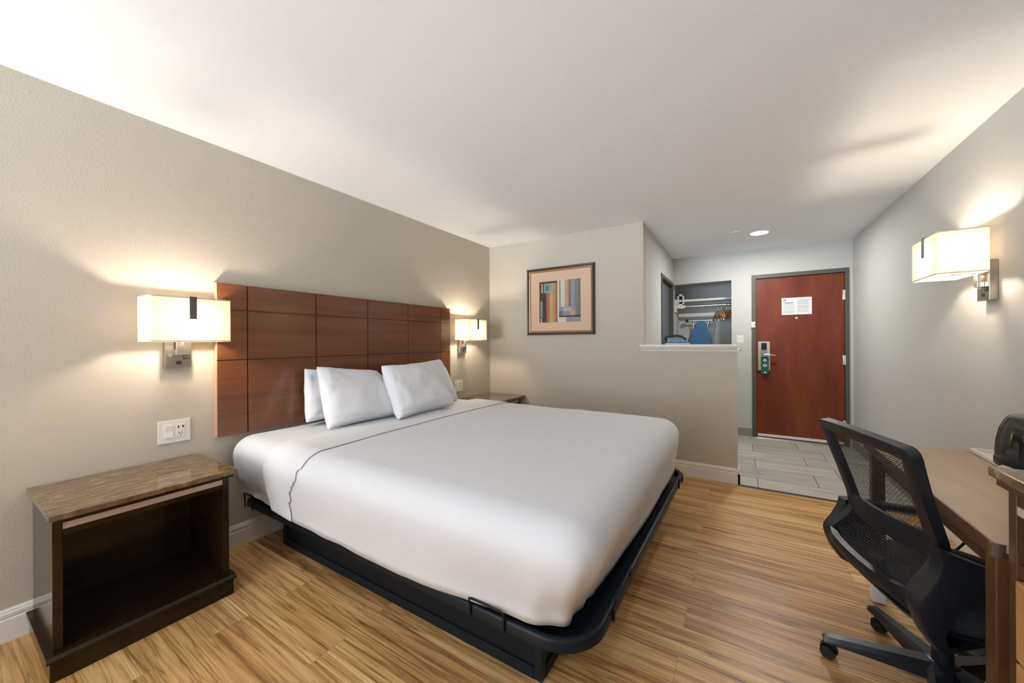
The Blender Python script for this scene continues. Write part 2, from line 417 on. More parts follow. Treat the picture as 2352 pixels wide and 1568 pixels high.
lm = NB(); box(lm, 2.900, 2.974, YD-.016, YD-.012, 1.045, 1.13, .002); obj('lock_cover', lm, 'nickel', lock)
lh = NB(); cyl(lh, (2.945, YD-.016, 1.075), (2.945, YD-.055, 1.075), .012); tube(lh, [(2.945, YD-.055, 1.075), (2.98, YD-.06, 1.075), (3.03, YD-.058, 1.071), (3.055, YD-.052, 1.068)], [.011, .010, .009, .007], n=10)
obj('lever_handle', lh, 'bright_nickel', lock, smooth=True)
nl = NB(); box(nl, 2.800, 2.846, YD-.026, YD-.012, 1.425, 1.500, .003); box(nl, 2.812, 2.836, YD-.045, YD-.026, 1.450, 1.475, .004); obj('swing_latch', nl, 'bright_nickel', door)
# bathroom door in the hall wall
bd = NB(); box(bd, XH-.085, XH-.045, 4.80, 5.66, .01, 2.045, .002)
bdoor = struct('door_2', bd, 'bath_door', label='dark grey bathroom door in the short hall wall')
fr = NB()
for y0, y1, z0, z1 in ((4.756, 4.80, 0, 2.087), (5.66, 5.704, 0, 2.087), (4.8005, 5.6595, 2.045, 2.087)):
    box(fr, XH-.11, XH+.010, y0, y1, z0, z1)
obj('door_frame', fr, 'door_frame', bdoor)
hd = NB(); cyl(hd, (XH-.045, 4.87, .98), (XH-.005, 4.87, .98), .010, n=12); lathe_c = None
tube(hd, [(XH-.008, 4.87, .98), (XH-.004, 4.93, .98), (XH-.006, 4.98, .978)], .009, n=10); obj('door_handle', hd, 'bright_nickel', bdoor, smooth=True)

# ------------------------------------------------------------------ printed things on the entry door
nt = thing('notice_sheet', 'white printed notice sheet on the upper red entry door', 'notice', (3.274, YD+.0105, 1.578))
b = NB(); box(b, -.149, .149, -.001, 0, 0, .212); random.seed(3)
for side in (-1, 1):
    z = .172 if side < 0 else .196
    while z > .016:
        x0 = -.135 if side < 0 else .008; w = random.uniform(.098, .122)
        if not (side < 0 and z > .13): box(b, x0, x0+w, -.0016, -.001, z, z+.0035, 0, 1)
        z -= .0075 if random.random() > .17 else .014
box(b, -.124, -.03, -.0017, -.001, .143, .153, 0, 2); obj('printed_paper', b, ['paper', 'ink', 'ink_dark'], nt)
b = NB(); box(b, -.137, -.106, -.0017, -.001, .170, .198, 0, 0); box(b, -.131, -.119, -.0020, -.0016, .176, .192, 0, 1); obj('emblem', b, ['ink_green', 'paper'], nt)

hg = thing('door_hanger', 'green door hanger card with white icons on the lock lever', 'door hanger', (2.945, YD-.030, .825))
b = NB()
prism(b, [(-.041, 0), (.041, 0), (.041, .225), (-.041, .225)], 'y', -.002, 0, bev=0); obj('card', b, 'green_card', hg)
def ring(bm, cx, cz, r0, r1, y0, n=24):
    A = [bm.verts.new((cx+r0*math.cos(2*PI*i/n), y0, cz+r0*math.sin(2*PI*i/n))) for i in range(n)]
    B = [bm.verts.new((cx+r1*math.cos(2*PI*i/n), y0, cz+r1*math.sin(2*PI*i/n))) for i in range(n)]
    for i in range(n): bm.faces.new((A[i], A[(i+1) % n], B[(i+1) % n], B[i]))
b = NB(); ring(b, 0, .178, .007, .017, -.0026); prism(b, [(-.008, .192), (.008, .192), (0, .204)], 'y', -.0027, -.0021); obj('icon', b, 'card_white', hg)
b = NB(); ring(b, 0, .112, .009, .018, -.0026); box(b, -.023, -.016, -.0027, -.0021, .104, .114); box(b, .016, .023, -.0027, -.0021, .104, .114); obj('icon', b, 'card_white', hg)
b = NB(); prism(b, [(-.015, .018), (.015, .018), (.012, .026), (0, .036), (-.012, .026)], 'y', -.0027, -.0021); obj('icon', b, 'card_white', hg)

# ------------------------------------------------------------------ headboard
b = NB()
HY0, HY1, HZ0, HZ1 = .925, 2.972, .703, 1.615
box(b, 0.001, .030, HY0, HY1, HZ0, HZ1, 0, 0)
ys = [HY0, 1.082, 1.520, 1.956, 2.392, 2.828, HY1]; zs = [HZ0, 1.155, 1.457, HZ1]
for i in range(6):
    for j in range(3):
        g = .0030
        box(b, .030, .042, ys[i]+(g if i else .0), ys[i+1]-(g if i < 5 else 0), zs[j]+(g if j else 0), zs[j+1]-(g if j < 2 else 0), .0016, 0)
hbd = obj('headboard', b, 'mahogany'); tag(hbd, 'long glossy mahogany headboard panel with thin grooves, on the wall behind the bed', 'headboard')
b = NB(); box(b, .002, .0425, HY0-.004, HY0-.0002, HZ0, HZ1); obj('edge_band', b, 'mahogany_edge', hbd)
b = NB(); box(b, .002, .0425, HY1+.0002, HY1+.004, HZ0, HZ1); obj('edge_band', b, 'mahogany_edge', hbd)

# ------------------------------------------------------------------ bed platform
bed = thing('platform_bed_frame', 'black platform bed frame with raised rim, under the white bedding', 'bed frame', (1.2, 1.95, 0))
def loc(o, p): return o
def W(bm, root):       # world-coordinates mesh -> the root's local space (roots here are unrotated)
    bmesh.ops.translate(bm, verts=bm.verts[:], vec=-root.location); return bm
BX0, BX1, BY0, BY1 = .215, 2.03, 1.20, 2.88
b = NB(); box(b, BX0+.03, BX1-.03, BY0+.006, BY0+.024, .045, .258); obj('side_panel', W(b, bed), 'black_panel', bed)
b = NB(); box(b, BX0+.03, BX1-.03, BY1-.024, BY1-.006, .045, .258); obj('side_panel', W(b, bed), 'black_panel', bed)
b = NB(); box(b, BX1-.024, BX1-.006, BY0+.03, BY1-.03, .045, .258); obj('foot_panel', W(b, bed), 'black_panel', bed)
b = NB(); box(b, BX0+.006, BX0+.024, BY0+.03, BY1-.03, .045, .258); obj('head_panel', W(b, bed), 'black_panel', bed)
for x in (BX0, BX1-.034):
    for y in (BY0, BY1-.034):
        b = NB(); box(b, x, x+.034, y, y+.034, 0, .258, .003); obj('corner_post', W(b, bed), 'black_metal', bed)
b = NB()
box(b, BX0+.034, BX1-.034, BY0-.002, BY0+.02, 0, .045, .002); box(b, BX0+.034, BX1-.034, BY1-.02, BY1+.002, 0, .045, .002); box(b, BX1-.02, BX1+.002, BY0+.034, BY1-.034, 0, .045, .002)
obj('kick_strip', W(b, bed), 'black_metal', bed)
# rounded deck and rim
RX0, RX1, RY0, RY1 = .05, 2.262, 1.055, 3.030
def rrect(x0, x1, y0, y1, r, n=9, rh=.05):
    P = []
    for cx, cy, a0, rr in ((x1-r, y0+r, -PI/2, r), (x1-r, y1-r, 0, r), (x0+rh, y1-rh, PI/2, rh), (x0+rh, y0+rh, PI, rh)):
        for i in range(n+1):
            a = a0+PI/2*i/n; x_, y_ = cx+rr*math.cos(a), cy+rr*math.sin(a)
            P.append((x_+(.045*sstep(1.4, 3.0, y_) if x_ > 1.5 else 0), y_))      # the deck sits a little askew
    return P
out = rrect(RX0, RX1, RY0, RY1, .17)
b = NB(); prism(b, rrect(RX0+.012, RX1-.012, RY0+.012, RY1-.012, .16), 'z', .258, .268); obj('deck', W(b, bed), 'tray_black', bed)
b = NB()
prof = [(0, .262), (0, .293), (.004, .2995), (.010, .302), (.020, .302), (.026, .298), (.028, .291), (.028, .268)]
n = len(out); loops = []
for d, z in prof: loops.append([b.verts.new((x, y, z)) for x, y in rrect(RX0+d, RX1-d, RY0+d, RY1-d, .17-d)])
for A, B in zip(loops, loops[1:]):
    for i in range(n): b.faces.new((A[i], A[(i+1) % n], B[(i+1) % n], B[i]))
for i in range(n): b.faces.new((loops[0][i], loops[0][(i+1) % n], loops[-1][(i+1) % n], loops[-1][i]))
obj('rim', W(b, bed), 'black_metal', bed, smooth=50)
def retainer(p, q, up, outw):      # a bent wire that keeps the mattress in place
    p = Vector(p); q = Vector(q); o = Vector(outw)*.006; u = Vector((0, 0, up)); k = (q-p).normalized()*.012
    b = NB(); tube(b, [p+o+Vector((0, 0, -.045)), p+o, p+o*1.3+u*.55, p+o*1.6+u*.9, p+o*1.6+u+k, q+o*1.6+u-k, q+o*1.6+u*.9, q+o*1.3+u*.55, q+o, q+o+Vector((0, 0, -.045))], .0042, n=8)
    obj('mattress_retainer', W(b, bed), 'black_metal', bed, smooth='all')
retainer((1.815, RY0, .302), (1.962, RY0, .302), .030, (0, -1, 0))
retainer((RX1, 1.30, .302), (RX1, 1.53, .302), .030, (1, 0, 0))
retainer((RX1+.038, 2.70, .302), (RX1+.042, 2.84, .302), .018, (1, 0, 0))
retainer((.075, RY0, .302), (.17, RY0, .302), .040, (0, -1, 0))
# stretched slat that supports the deck's head end on the wall side
b = NB(); box(b, .06, BX0+.02, 1.30, 2.75, .205, .242, .003); obj('deck_beam', W(b, bed), 'black_metal', bed)

# ------------------------------------------------------------------ bedding
def bedding_box(x0, x1, y0, y1, z0, z1, r, off, keep, N=64, seed=0, wr=.004, drape=True):
    """a soft rounded slab cut to keep(x,y,z), draped and wrinkled; off swells it outwards"""
    bm = NB(); nx, ny, nz = N, N, 12
    def rp(x, y, z):
        # rounded-box mapping with a soft crown
        cx = min(max(x, x0+.01), x1-r); cy = min(max(y, y0+r), y1-r); cz = min(max(z, z0), z1-r*.82)
        d = Vector(((x-cx)/1.0, (y-cy)/1.0, (z-cz)/.82))
        if d.length < 1e-7: nrm = Vector((0, 0, 1)); p = Vector((x, y, z))
        else:
            m = max(abs(d.x), abs(d.y), abs(d.z)); L = m
            dn = d.normalized(); p = Vector((cx+dn.x*L, cy+dn.y*L, cz+dn.z*L*.82)); nrm = Vector((dn.x, dn.y, dn.z/.82)).normalized()
        return p, nrm
    verts = {}
    def V(x, y, z):
        k = (round(x, 4), round(y, 4), round(z, 4))
        if k in verts: return verts[k]
        p, nr = rp(x, y, z)
        t = (p.z-z0)/(z1-z0)                        # 0 at hem, 1 on top
        # crown on the top, fullness on the sides
        u = (p.x-x0)/(x1-x0); v = (p.y-y0)/(y1-y0)
        p.z += .012*t*math.sin(PI*min(1, max(0, v)))*math.sin(PI*min(1, max(0, .12+.8*u)))
        if drape:
            lo = 1-sstep(.30, .60, p.z)
            # near side swings in behind the rim towards the foot; foot hem follows the rim
            near = sstep(y0+.25, y0, p.y)
            p.y += near*(lo*(.040+.030*sstep(1.55, 2.02, p.x)) - .012*(1-lo)*0)
            far = sstep(y1-.25, y1, p.y); p.y -= far*lo*.03
            ft = sstep(1.75, x1, p.x)
            xb = interp(p.y, [1.04, 1.15, 1.3, 1.5, 2.1, 2.9], [2.135, 2.162, 2.186, 2.206, 2.240, 2.262])
            p.x += ft*(xb-x1)*lo*sstep(1.75, 2.2, p.x)
            q = near*sstep(x1-.22, x1, p.x)*lo; p.x += .030*q; p.y -= .034*q
            hem = interp(p.x, [0, .3, .6, .8, 1.46, 1.8, 2.0, 2.2], [.366, .345, .324, .320, .305, .318, .320, .318])
            if t < .35: p.z = hem + (p.z-z0)*((z0+.35*(z1-z0)-hem)/(.35*(z1-z0)))
            p.z += (.006*noise.noise(Vector((p.x*6, p.y*6, 3.1)))) * (1-sstep(0, .2, t))
        # wrinkles
        w = wr*noise.noise(Vector((p.x*3.1+seed, p.y*3.3, p.z*2.2)))
        w += wr*.45*noise.noise(Vector((p.x*9+seed, p.y*2.2, p.z*3)))
        side = 1-sstep(.45, .95, t)
        # vertical folds round the near foot corner
        ang = math.atan2(p.x-(x1-.42), (y0+.42)-p.y)
        cornr = math.exp(-((ang-.95)/.42)**2)*sstep(1.9, 2.1, p.x)*sstep(1.5, 1.25, p.y)
        w += cornr*side*.0055*math.sin(ang*27+2.2*noise.noise(Vector((p.x*2, p.y*2, p.z*4))))
        # creases at the near head corner
        hc = sstep(.62, .2, p.x)*sstep(1.35, 1.05, p.y)
        w += hc*side*wr*4.2*noise.noise(Vector((p.x*4+p.z*9, p.y*3, p.z*26-p.x*10)))
        p += nr*(w+off)
        verts[k] = bm.verts.new(p); return verts[k]
    def gx(n): return [x0+(x1-x0)*i/n for i in range(n+1)]
    def dense(a, c, n, rr):      # more rows near both ends
        L = []
        for i in range(n+1):
            s = i/n; s2 = s-.13*math.sin(2*PI*s)/1.0*1.0
            L.append(a+(c-a)*s2)
        return L
    X = dense(x0, x1, nx, r); Y = dense(y0, y1, ny, r); Z = [z0+(z1-z0)*i/nz for i in range(nz+1)]
    def quad(a, c, d, e):
        pts = [a, c, d, e]
        if all(keep(*p) for p in pts):
            vs = [V(*p) for p in pts]
            if len(set(vs)) == 4: bm.faces.new(vs)
    for i in range(nx):
        for j in range(ny): quad((X[i], Y[j], z1), (X[i+1], Y[j], z1), (X[i+1], Y[j+1], z1), (X[i], Y[j+1], z1))
    for k in range(nz):
        for i in range(nx):
            quad((X[i], y0, Z[k]), (X[i+1], y0, Z[k]), (X[i+1], y0, Z[k+1]), (X[i], y0, Z[k+1]))
            quad((X[i], y1, Z[k]), (X[i], y1, Z[k+1]), (X[i+1], y1, Z[k+1]), (X[i+1], y1, Z[k]))
        for j in range(ny):
            quad((x1, Y[j], Z[k]), (x1, Y[j+1], Z[k]), (x1, Y[j+1], Z[k+1]), (x1, Y[j], Z[k+1]))
            quad((x0, Y[j], Z[k]), (x0, Y[j], Z[k+1]), (x0, Y[j+1], Z[k+1]), (x0, Y[j+1], Z[k]))
    return bm
MX0, MX1, MY0, MY1, MZ0, MZ1 = .046, 2.290, .988, 2.985, .305, .690
mattress = obj('mattress', bedding_box(MX0, MX1, MY0, MY1, MZ0, MZ1, .125, -.010, lambda x, y, z: x < 1.5 and z > MZ0-.01, N=72, seed=2), 'linen2', smooth='all', loc=(1.2, 2.0, .305))
tag(mattress, 'mattress in a white fitted sheet, showing at the head of the bed', 'mattress')
spread = obj('bedspread', bedding_box(MX0, MX1, MY0, MY1, MZ0, MZ1, .13, .0, lambda x, y, z: x > .44, N=96, seed=5, wr=.005), 'linen', smooth='all', loc=(1.2, 2.0, .305))
tag(spread, 'smooth white bedspread covering the big bed down to the foot', 'bedspread')
sm = spread.modifiers.new('thick', 'SOLIDIFY'); sm.thickness = .008; sm.offset = -1
def cuff_keep(x, y, z):
    drop = (MZ1-z)
    return .44 < x < .835-.16*sstep(0, .34, drop)
cb = bedding_box(MX0, MX1, MY0, MY1, MZ0, MZ1, .13, .010, cuff_keep, N=132, seed=5, wr=.005)
bmesh.ops.translate(cb, verts=cb.verts[:], vec=(-1.2, -2.0, -.305))
cuff = obj('turned_down_cuff', cb, 'linen', spread, smooth='all')
sm = cuff.modifiers.new('thick', 'SOLIDIFY'); sm.thickness = .009; sm.offset = -1
sb = cuff.modifiers.new('soft', 'SUBSURF'); sb.levels = 1; sb.render_levels = 1

def pillow(label, bl, br, tl, thick, seed, tr=None):
    """bl/br: lower corners, tl: upper corner next to bl (world), the pillow bellies towards the room"""
    bl, br, tl = Vector(bl), Vector(br), Vector(tl)
    tr = Vector(tr) if tr else tl+(br-bl)
    bm = NB(); N = 30; c = (bl+br+tl+tr)/4
    bl, br, tl, tr = [c+(q-c)*1.045 for q in (bl, br, tl, tr)]
    nr = ((br-bl).cross(tl-bl)).normalized()
    if nr.x < 0: nr = -nr
    for sgn in (1, -1):
        g = []
        for i in range(N+1):
            row = []
            for j in range(N+1):
                u = -math.cos(PI*i/N); v = -math.cos(PI*j/N)
                su = (1-.075*(1-v*v)**1.0*abs(u)**3); sv = (1-.12*(1-u*u)*abs(v)**3)
                uu = u*su*math.sqrt(1-.13*v*v); vv = v*sv*math.sqrt(1-.13*u*u)
                p = (bl*(1-uu)*(1-vv)+br*(1+uu)*(1-vv)+tr*(1+uu)*(1+vv)+tl*(1-uu)*(1+vv))/4
                e = ((1-u*u)**.5)*((1-v*v)**.5)
                h = thick/2*(e**.62)*(1.2-.28*v)
                h += (.017*noise.noise(Vector((u*2.0+seed, v*2.0, sgn*3.))) + .009*noise.noise(Vector((u*7+seed, v*4, sgn)))) * min(1, e*2.4)
                cr = (1-sstep(.0, .55, v+1))*(.5+.5*sstep(.2, .9, abs(u)))
                h += .008*cr*math.sin((v+1)*26+u*5+seed)*min(1, e*3)
                row.append(bm.verts.new(p+nr*h*sgn))
            g.append(row)
        for i in range(N):
            for j in range(N): bm.faces.new((g[i][j], g[i+1][j], g[i+1][j+1], g[i][j+1]))
    bmesh.ops.remove_doubles(bm, verts=bm.verts[:], dist=.0012)
    o = obj('pillow', bm, 'linen2', smooth='all', loc=tuple((bl+br)/2))
    tag(o, label, 'pillow', 'white pillows on the bed')
    return o
pillow('white pillow at the back, nearest the left sconce, against the headboard', (.155, 1.375, .71), (.155, 1.99, .715), (.120, 1.385, 1.085), .125, 1.0, (.105, 1.955, 1.035))
pillow('white pillow leaning in front, on the side of the left sconce', (.455, 1.345, .705), (.50, 1.985, .715), (.225, 1.410, 1.10), .155, 4.0, (.215, 1.90, 1.035))
pillow('white pillow at the back on the far side, its peak by the right sconce', (.43, 2.02, .715), (.43, 2.635, .705), (.19, 2.03, 1.055), .15, 7.3, (.185, 2.665, 1.095))
pillow('frontmost white pillow, tilted, overlapping the one beside it', (.630, 1.760, .715), (.585, 2.400, .72), (.365, 1.825, 1.085), .150, 11.1, (.380, 2.30, 1.075))

# ------------------------------------------------------------------ nightstands
def nightstand(label, loc_):
    t = thing('nightstand', label, 'nightstand', loc_, 0, 'nightstands either side of the bed')
    hw = .295
    b = NB(); box(b, .004, .52, -hw, hw, .607, .630, .004, 0); obj('stone_top', b, 'granite', t)
    b = NB(); box(b, .006, .508, -hw+.010, hw-.010, .594, .607, .003); obj('top_moulding', b, 'espresso', t)
    for s in (-1, 1):
        b = NB(); box(b, .02, .46, s*.280-(.026 if s > 0 else 0), s*.280+(.026 if s < 0 else 0), .095, .594, .002); obj('side_panel', b, 'espresso', t)
    b = NB(); box(b, .022, .034, -.254, .254, .095, .594); obj('back_panel', b, 'espresso', t)
    b = NB(); box(b, .034, .456, -.254, .254, .085, .100); obj('bottom_shelf', b, 'espresso', t)
    b = NB(); box(b, .436, .458, -.254, .254, .530, .552, .0015); box(b, .436, .452, -.254, .254, .576, .594); obj('front_rail', b, 'espresso', t)
    b = NB(); box(b, .434, .4565, -.254, .254, .552, .576); obj('pale_strip', b, 'strip', t)
    bb = obj  # base
    b = NB(); box(b, .018, .484, -.290, .290, 0, .078, .003); prism(b, [(.018, .078), (.494, .078), (.494, .086), (.484, .097), (.018, .097)], 'y', -.299, .299)
    obj('plinth', b, 'espresso', t)
    return t
ns = nightstand('dark brown open nightstand with stone top, in the near left corner', (0, .542, 0))
dup(ns, (0, 3.455, 0), 0, 'dark nightstand mostly hidden behind the bed, below the right sconce', 'nightstands either side of the bed')

# ------------------------------------------------------------------ wall sconces (local: +x out of the wall)
def sconce(label, loc_, rz, dy=0.):
    t = thing('wall_sconce', label, 'wall lamp', loc_, rz, 'square shaded wall sconces')
    b = NB(); box(b, .001, .034, -.057, .057, 0, .21, .003); pl = obj('back_plate', b, 'nickel', t)
    b = NB(); cyl(b, (.034, -.035, .070), (.037, -.035, .070), .009, n=16); obj('switch', b, 'bright_nickel', pl)
    b = NB(); box(b, .034, .0365, .018, .047, .047, .072, .001); box(b, .0365, .0375, .025, .029, .054, .066, 0, 1); box(b, .0365, .0375, .036, .040, .054, .066, 0, 1); obj('power_socket', b, ['dark_slot', 'nickel'], pl)
    b = NB(); box(b, .034, .0365, -.010, .012, .020, .038, .001); obj('usb_socket', b, 'dark_slot', pl)
    b = NB(); box(b, .034, .060, -.017, .017, .072, .100, .002); box(b, .046, .060, -.017, .017, .095, .150, .002); box(b, .046, .155, -.012, .012, .146, .156, .002)
    cyl(b, (.145, 0, .150), (.145, 0, .195), .014, n=14); obj('arm', b, 'bright_nickel', t)
    z0, z1, x0, x1, h = .143, .372, .052, .240, .167
    b = NB()
    def wallring(th):
        pts = rrect2(x0, x1, -h+dy, h+dy, .010); return pts
    P = rrect2(x0, x1, -h+dy, h+dy, .010); Q = rrect2(x0+.002, x1-.002, -h+.002+dy, h-.002+dy, .008); n = len(P)
    A = [b.verts.new((*p, z0)) for p in P]; B = [b.verts.new((*p, z1)) for p in P]; C = [b.verts.new((*p, z0)) for p in Q]; D = [b.verts.new((*p, z1)) for p in Q]
    for i in range(n):
        j = (i+1) % n
        b.faces.new((A[i], A[j], B[j], B[i]))
    sh = obj('lamp_shade', b, 'shade', t, smooth=40)
    for zz in (z0, z1-.006):
        b = NB()
        P1 = rrect2(x0-.0012, x1+.0012, -h-.0012+dy, h+.0012+dy, .011); P2 = rrect2(x0+.003, x1-.003, -h+.003+dy, h-.003+dy, .007)
        L = [[b.verts.new((*p, z)) for p in PP] for PP, z in ((P1, zz), (P1, zz+.006), (P2, zz+.006), (P2, zz))]
        for k in range(4):
            for i in range(n):
                j = (i+1) % n; b.faces.new((L[k][i], L[k][j], L[(k+1) % 4][j], L[(k+1) % 4][i]))
        obj('shade_trim', b, 'shade_trim', sh)
    b = NB(); prism(b, rrect2(x0+.004, x1-.004, -h+.004+dy, h-.004+dy, .007), 'z', z0+.004, z0+.0065); obj('diffuser', b, 'diffuser', sh)
    b = NB(); box(b, x1+.0015, x1+.0045, -.015+dy, .015+dy, z1-.112, z1+.004, .0008); box(b, x1-.085, x1+.0045, -.015+dy, .015+dy, z1+.001, z1+.004, .0008); box(b, x1-.09, x1-.075, -.006+dy, .006+dy, z0+.05, z1+.002)
    obj('shade_clip', b, 'bronze', t)  # nickel clip, darkness carried by its material colour
    b = NB(); lathe(b, [(0, -.030), (.018, -.024), (.026, -.008), (.028, .006), (.022, .024), (.010, .033), (0, .035)], ((x0+x1)/2, dy, .245), n=20); obj('light_bulb', b, 'bulb', t, smooth='all')
    return t
def rrect2(x0, x1, y0, y1, r, n=4):
    P = []
    for cx, cy, a0 in ((x1-r, y0+r, -PI/2), (x1-r, y1-r, 0), (x0+r, y1-r, PI/2), (x0+r, y0+r, PI)):
        for i in range(n+1):
            a = a0+PI/2*i/n; P.append((cx+r*math.cos(a), cy+r*math.sin(a)))
    return P
sc = sconce('wall sconce with white rectangular shade, above the nearest nightstand', (0, .752, 1.123), 0)
dup(sc, (0, 3.205, 1.133), 0, 'wall sconce beyond the far end of the headboard, beside the room corner')
sconce('wall sconce on the right wall, above the desk', (XR, 2.985, 1.462), PI, -.045)

# ------------------------------------------------------------------ outlets and switches (local: +x out of the wall)
def twogang(label, loc_, rz):
    t = thing('outlet_plate', label, 'outlet', loc_, rz, 'two-gang outlet plates by the bed')
    b = NB(); box(b, .0005, .006, -.0685, .0685, 0, .124, .002); obj('cover_plate', b, 'white_plastic', t)
    b = NB(); prism(b, [(.006, .028), (.011, .030), (.008, .062), (.011, .096), (.006, .097)], 'y', -.039, -.006); obj('rocker_switch', b, 'white_plastic', t)
    b = NB(); box(b, .006, .0085, .010, .042, .026, .098, .001); r = obj('receptacle', b, 'white_plastic', t)
    for y0, z0, w, h in ((.013, .078, .006, .012), (.033, .078, .006, .012), (.017, .046, .003, .009), (.030, .046, .003, .009), (.0235, .036, .005, .005)):
        b = NB(); box(b, .0085, .0090, y0, y0+w, z0, z0+h); obj('slot', b, 'dark_slot', r)
    return t
og = twogang('two-gang outlet plate above the near nightstand, below the sconce', (0, .741, .713), 0)
dup(og, (0, 3.158, .711), 0, 'two-gang outlet plate beside the pillows, below the far sconce')
lsw = thing('light_switch', 'white light switch plate between closet and entry door', 'switch', (2.676, YD, 1.216))
b = NB(); box(b, -.040, .040, -.006, -.0005, 0, .108, .002); obj('cover_plate', b, 'white_plastic', lsw)
for xx in (-.030, .004):
    b = NB(); prism(b, [(-.006, .022), (-.010, .024), (-.008, .054), (-.011, .086), (-.006, .087)], 'x', xx, xx+.026); obj('rocker_switch', b, 'white_plastic', lsw)

# ------------------------------------------------------------------ framed picture
pic = thing('framed_picture', 'framed abstract print in bronze frame on the far wall', 'picture', (.9575, YF, 1.333))
fw, fh = .409, .762
b = NB()
prof = [(0, 0), (0, .022), (.006, .030), (.020, .028), (.028, .020), (.040, .017), (.046, .010), (.046, 0)]   # (in, out)
L = [[b.verts.new(p) for p in ((-fw+i, -o, i), (fw-i, -o, i), (fw-i, -o, fh-i), (-fw+i, -o, fh-i))] for i, o in prof]
for k in range(len(L)):
    for i in range(4):
        f = b.faces.new((L[k][i], L[k][(i+1) % 4], L[(k+1) % len(L)][(i+1) % 4], L[(k+1) % len(L)][i])); f.material_index = 1 if k in (4, 5) else 0
obj('frame', b, ['picture_frame', 'picture_gilt'], pic)
b = NB(); box(b, -fw+.043, fw-.043, -.008, -.003, .043, fh-.043); obj('mat_board', b, 'mat_board', pic)
# the print: broad painted bands of colour
cols = {'p_brown': (74, 60, 50), 'p_rust': (160, 104, 66), 'p_tan': (184, 150, 112), 'p_ochre': (168, 138, 92), 'p_teal': (128, 150, 152), 'p_cream': (198, 190, 180), 'p_grey': (122, 118, 122),
        'p_slate': (104, 104, 114), 'p_pale': (165, 165, 172), 'p_dark': (62, 56, 56), 'p_mist': (138, 137, 146), 'p_deepteal': (84, 112, 122)}
names = list(cols)
for k, c in cols.items():
    lin = srgb(*c); m = mat(k, lin, .8); nn = m.node_tree.nodes; LL = m.node_tree.links
    tc = nn.new('ShaderNodeTexCoord'); mp = nn.new('ShaderNodeMapping'); mp.inputs['Scale'].default_value = (70, 1, 7); nz = nn.new('ShaderNodeTexNoise'); nz.inputs['Detail'].default_value = 5
    r = ramp(nn, [(.3, tuple(v*.62 for v in lin[:3])+(1,)), (.7, tuple(min(1, v*1.32) for v in lin[:3])+(1,))])
    LL.new(tc.outputs['Object'], mp.inputs[0]); LL.new(mp.outputs[0], nz.inputs['Vector']); LL.new(nz.outputs['Fac'], r.inputs['Fac']); LL.new(r.outputs[0], nn['Principled BSDF'].inputs['Base Color'])
    M[k] = m
px0, px1, pz0, pz1 = .705-.9575, 1.205-.9575, .142, .607
b = NB(); layer = [0]
def patch(u0, u1, v0, v1, k):
    layer[0] += 1; y = -.0084-.00002*layer[0]
    f = b.faces.new([b.verts.new((lerp(px0, px1, u), y, lerp(pz0, pz1, v))) for u, v in ((u0, v0), (u1, v0), (u1, v1), (u0, v1))]); f.material_index = names.index(k)
patch(0, 1, 0, 1, 'p_tan')
for u0, u1, k in ((0, .10, 'p_brown'), (.10, .18, 'p_dark'), (.18, .26, 'p_rust'), (.26, .34, 'p_tan'), (.34, .40, 'p_ochre'), (.40, .455, 'p_rust'), (.455, .50, 'p_cream'), (.50, .53, 'p_grey'), (.53, .63, 'p_cream'),
                 (.63, .69, 'p_tan'), (.69, .73, 'p_ochre'), (.73, .77, 'p_slate'), (.77, .86, 'p_mist'), (.86, .94, 'p_grey'), (.94, 1, 'p_slate')): patch(u0, u1, 0, 1, k)
patch(.03, .075, .12, .52, 'p_mist'); patch(.03, .06, 0, .10, 'p_cream'); patch(.12, .31, .72, .95, 'p_teal'); patch(.16, .24, .77, .90, 'p_deepteal'); patch(.0, .44, .95, 1, 'p_brown'); patch(.05, .09, .72, .95, 'p_tan')
patch(.49, .88, .15, .36, 'p_mist'); patch(.49, .58, .15, .26, 'p_slate'); patch(.60, .78, .26, .34, 'p_pale'); patch(.77, .87, .16, .28, 'p_tan'); patch(.49, 1, .115, .15, 'p_dark'); patch(.49, .66, 0, .115, 'p_cream'); patch(.66, 1, 0, .10, 'p_mist')
bmesh.ops.reverse_faces(b, faces=b.faces[:])
me_o = obj('abstract_print', b, names, pic)

# ------------------------------------------------------------------ ceiling fittings
dn = thing('recessed_downlight', 'round recessed ceiling light glowing over the entry hall', 'ceiling light', (2.857, 4.86, H))
b = NB(); lathe(b, [(.078, -.002), (.082, -.006), (.098, -.004), (.100, -.0005), (.078, -.0005)], n=40); obj('trim_ring', b, 'ceiling', dn, smooth='all')
b = NB(); lathe(b, [(0, -.003), (.078, -.003)], n=40); obj('lens', b, 'downlight', dn)
cv = NB(); lathe(cv, [(0, -.006), (.036, -.006), (.040, -.004), (.040, -.001), (0, -.001)], (2.637, 4.69, H), n=32)
tag(obj('sprinkler_cover', cv, 'ceiling', smooth=True, loc=(2.637, 4.69, H)), 'small round white cover plate on the ceiling beside the downlight', 'cover plate')

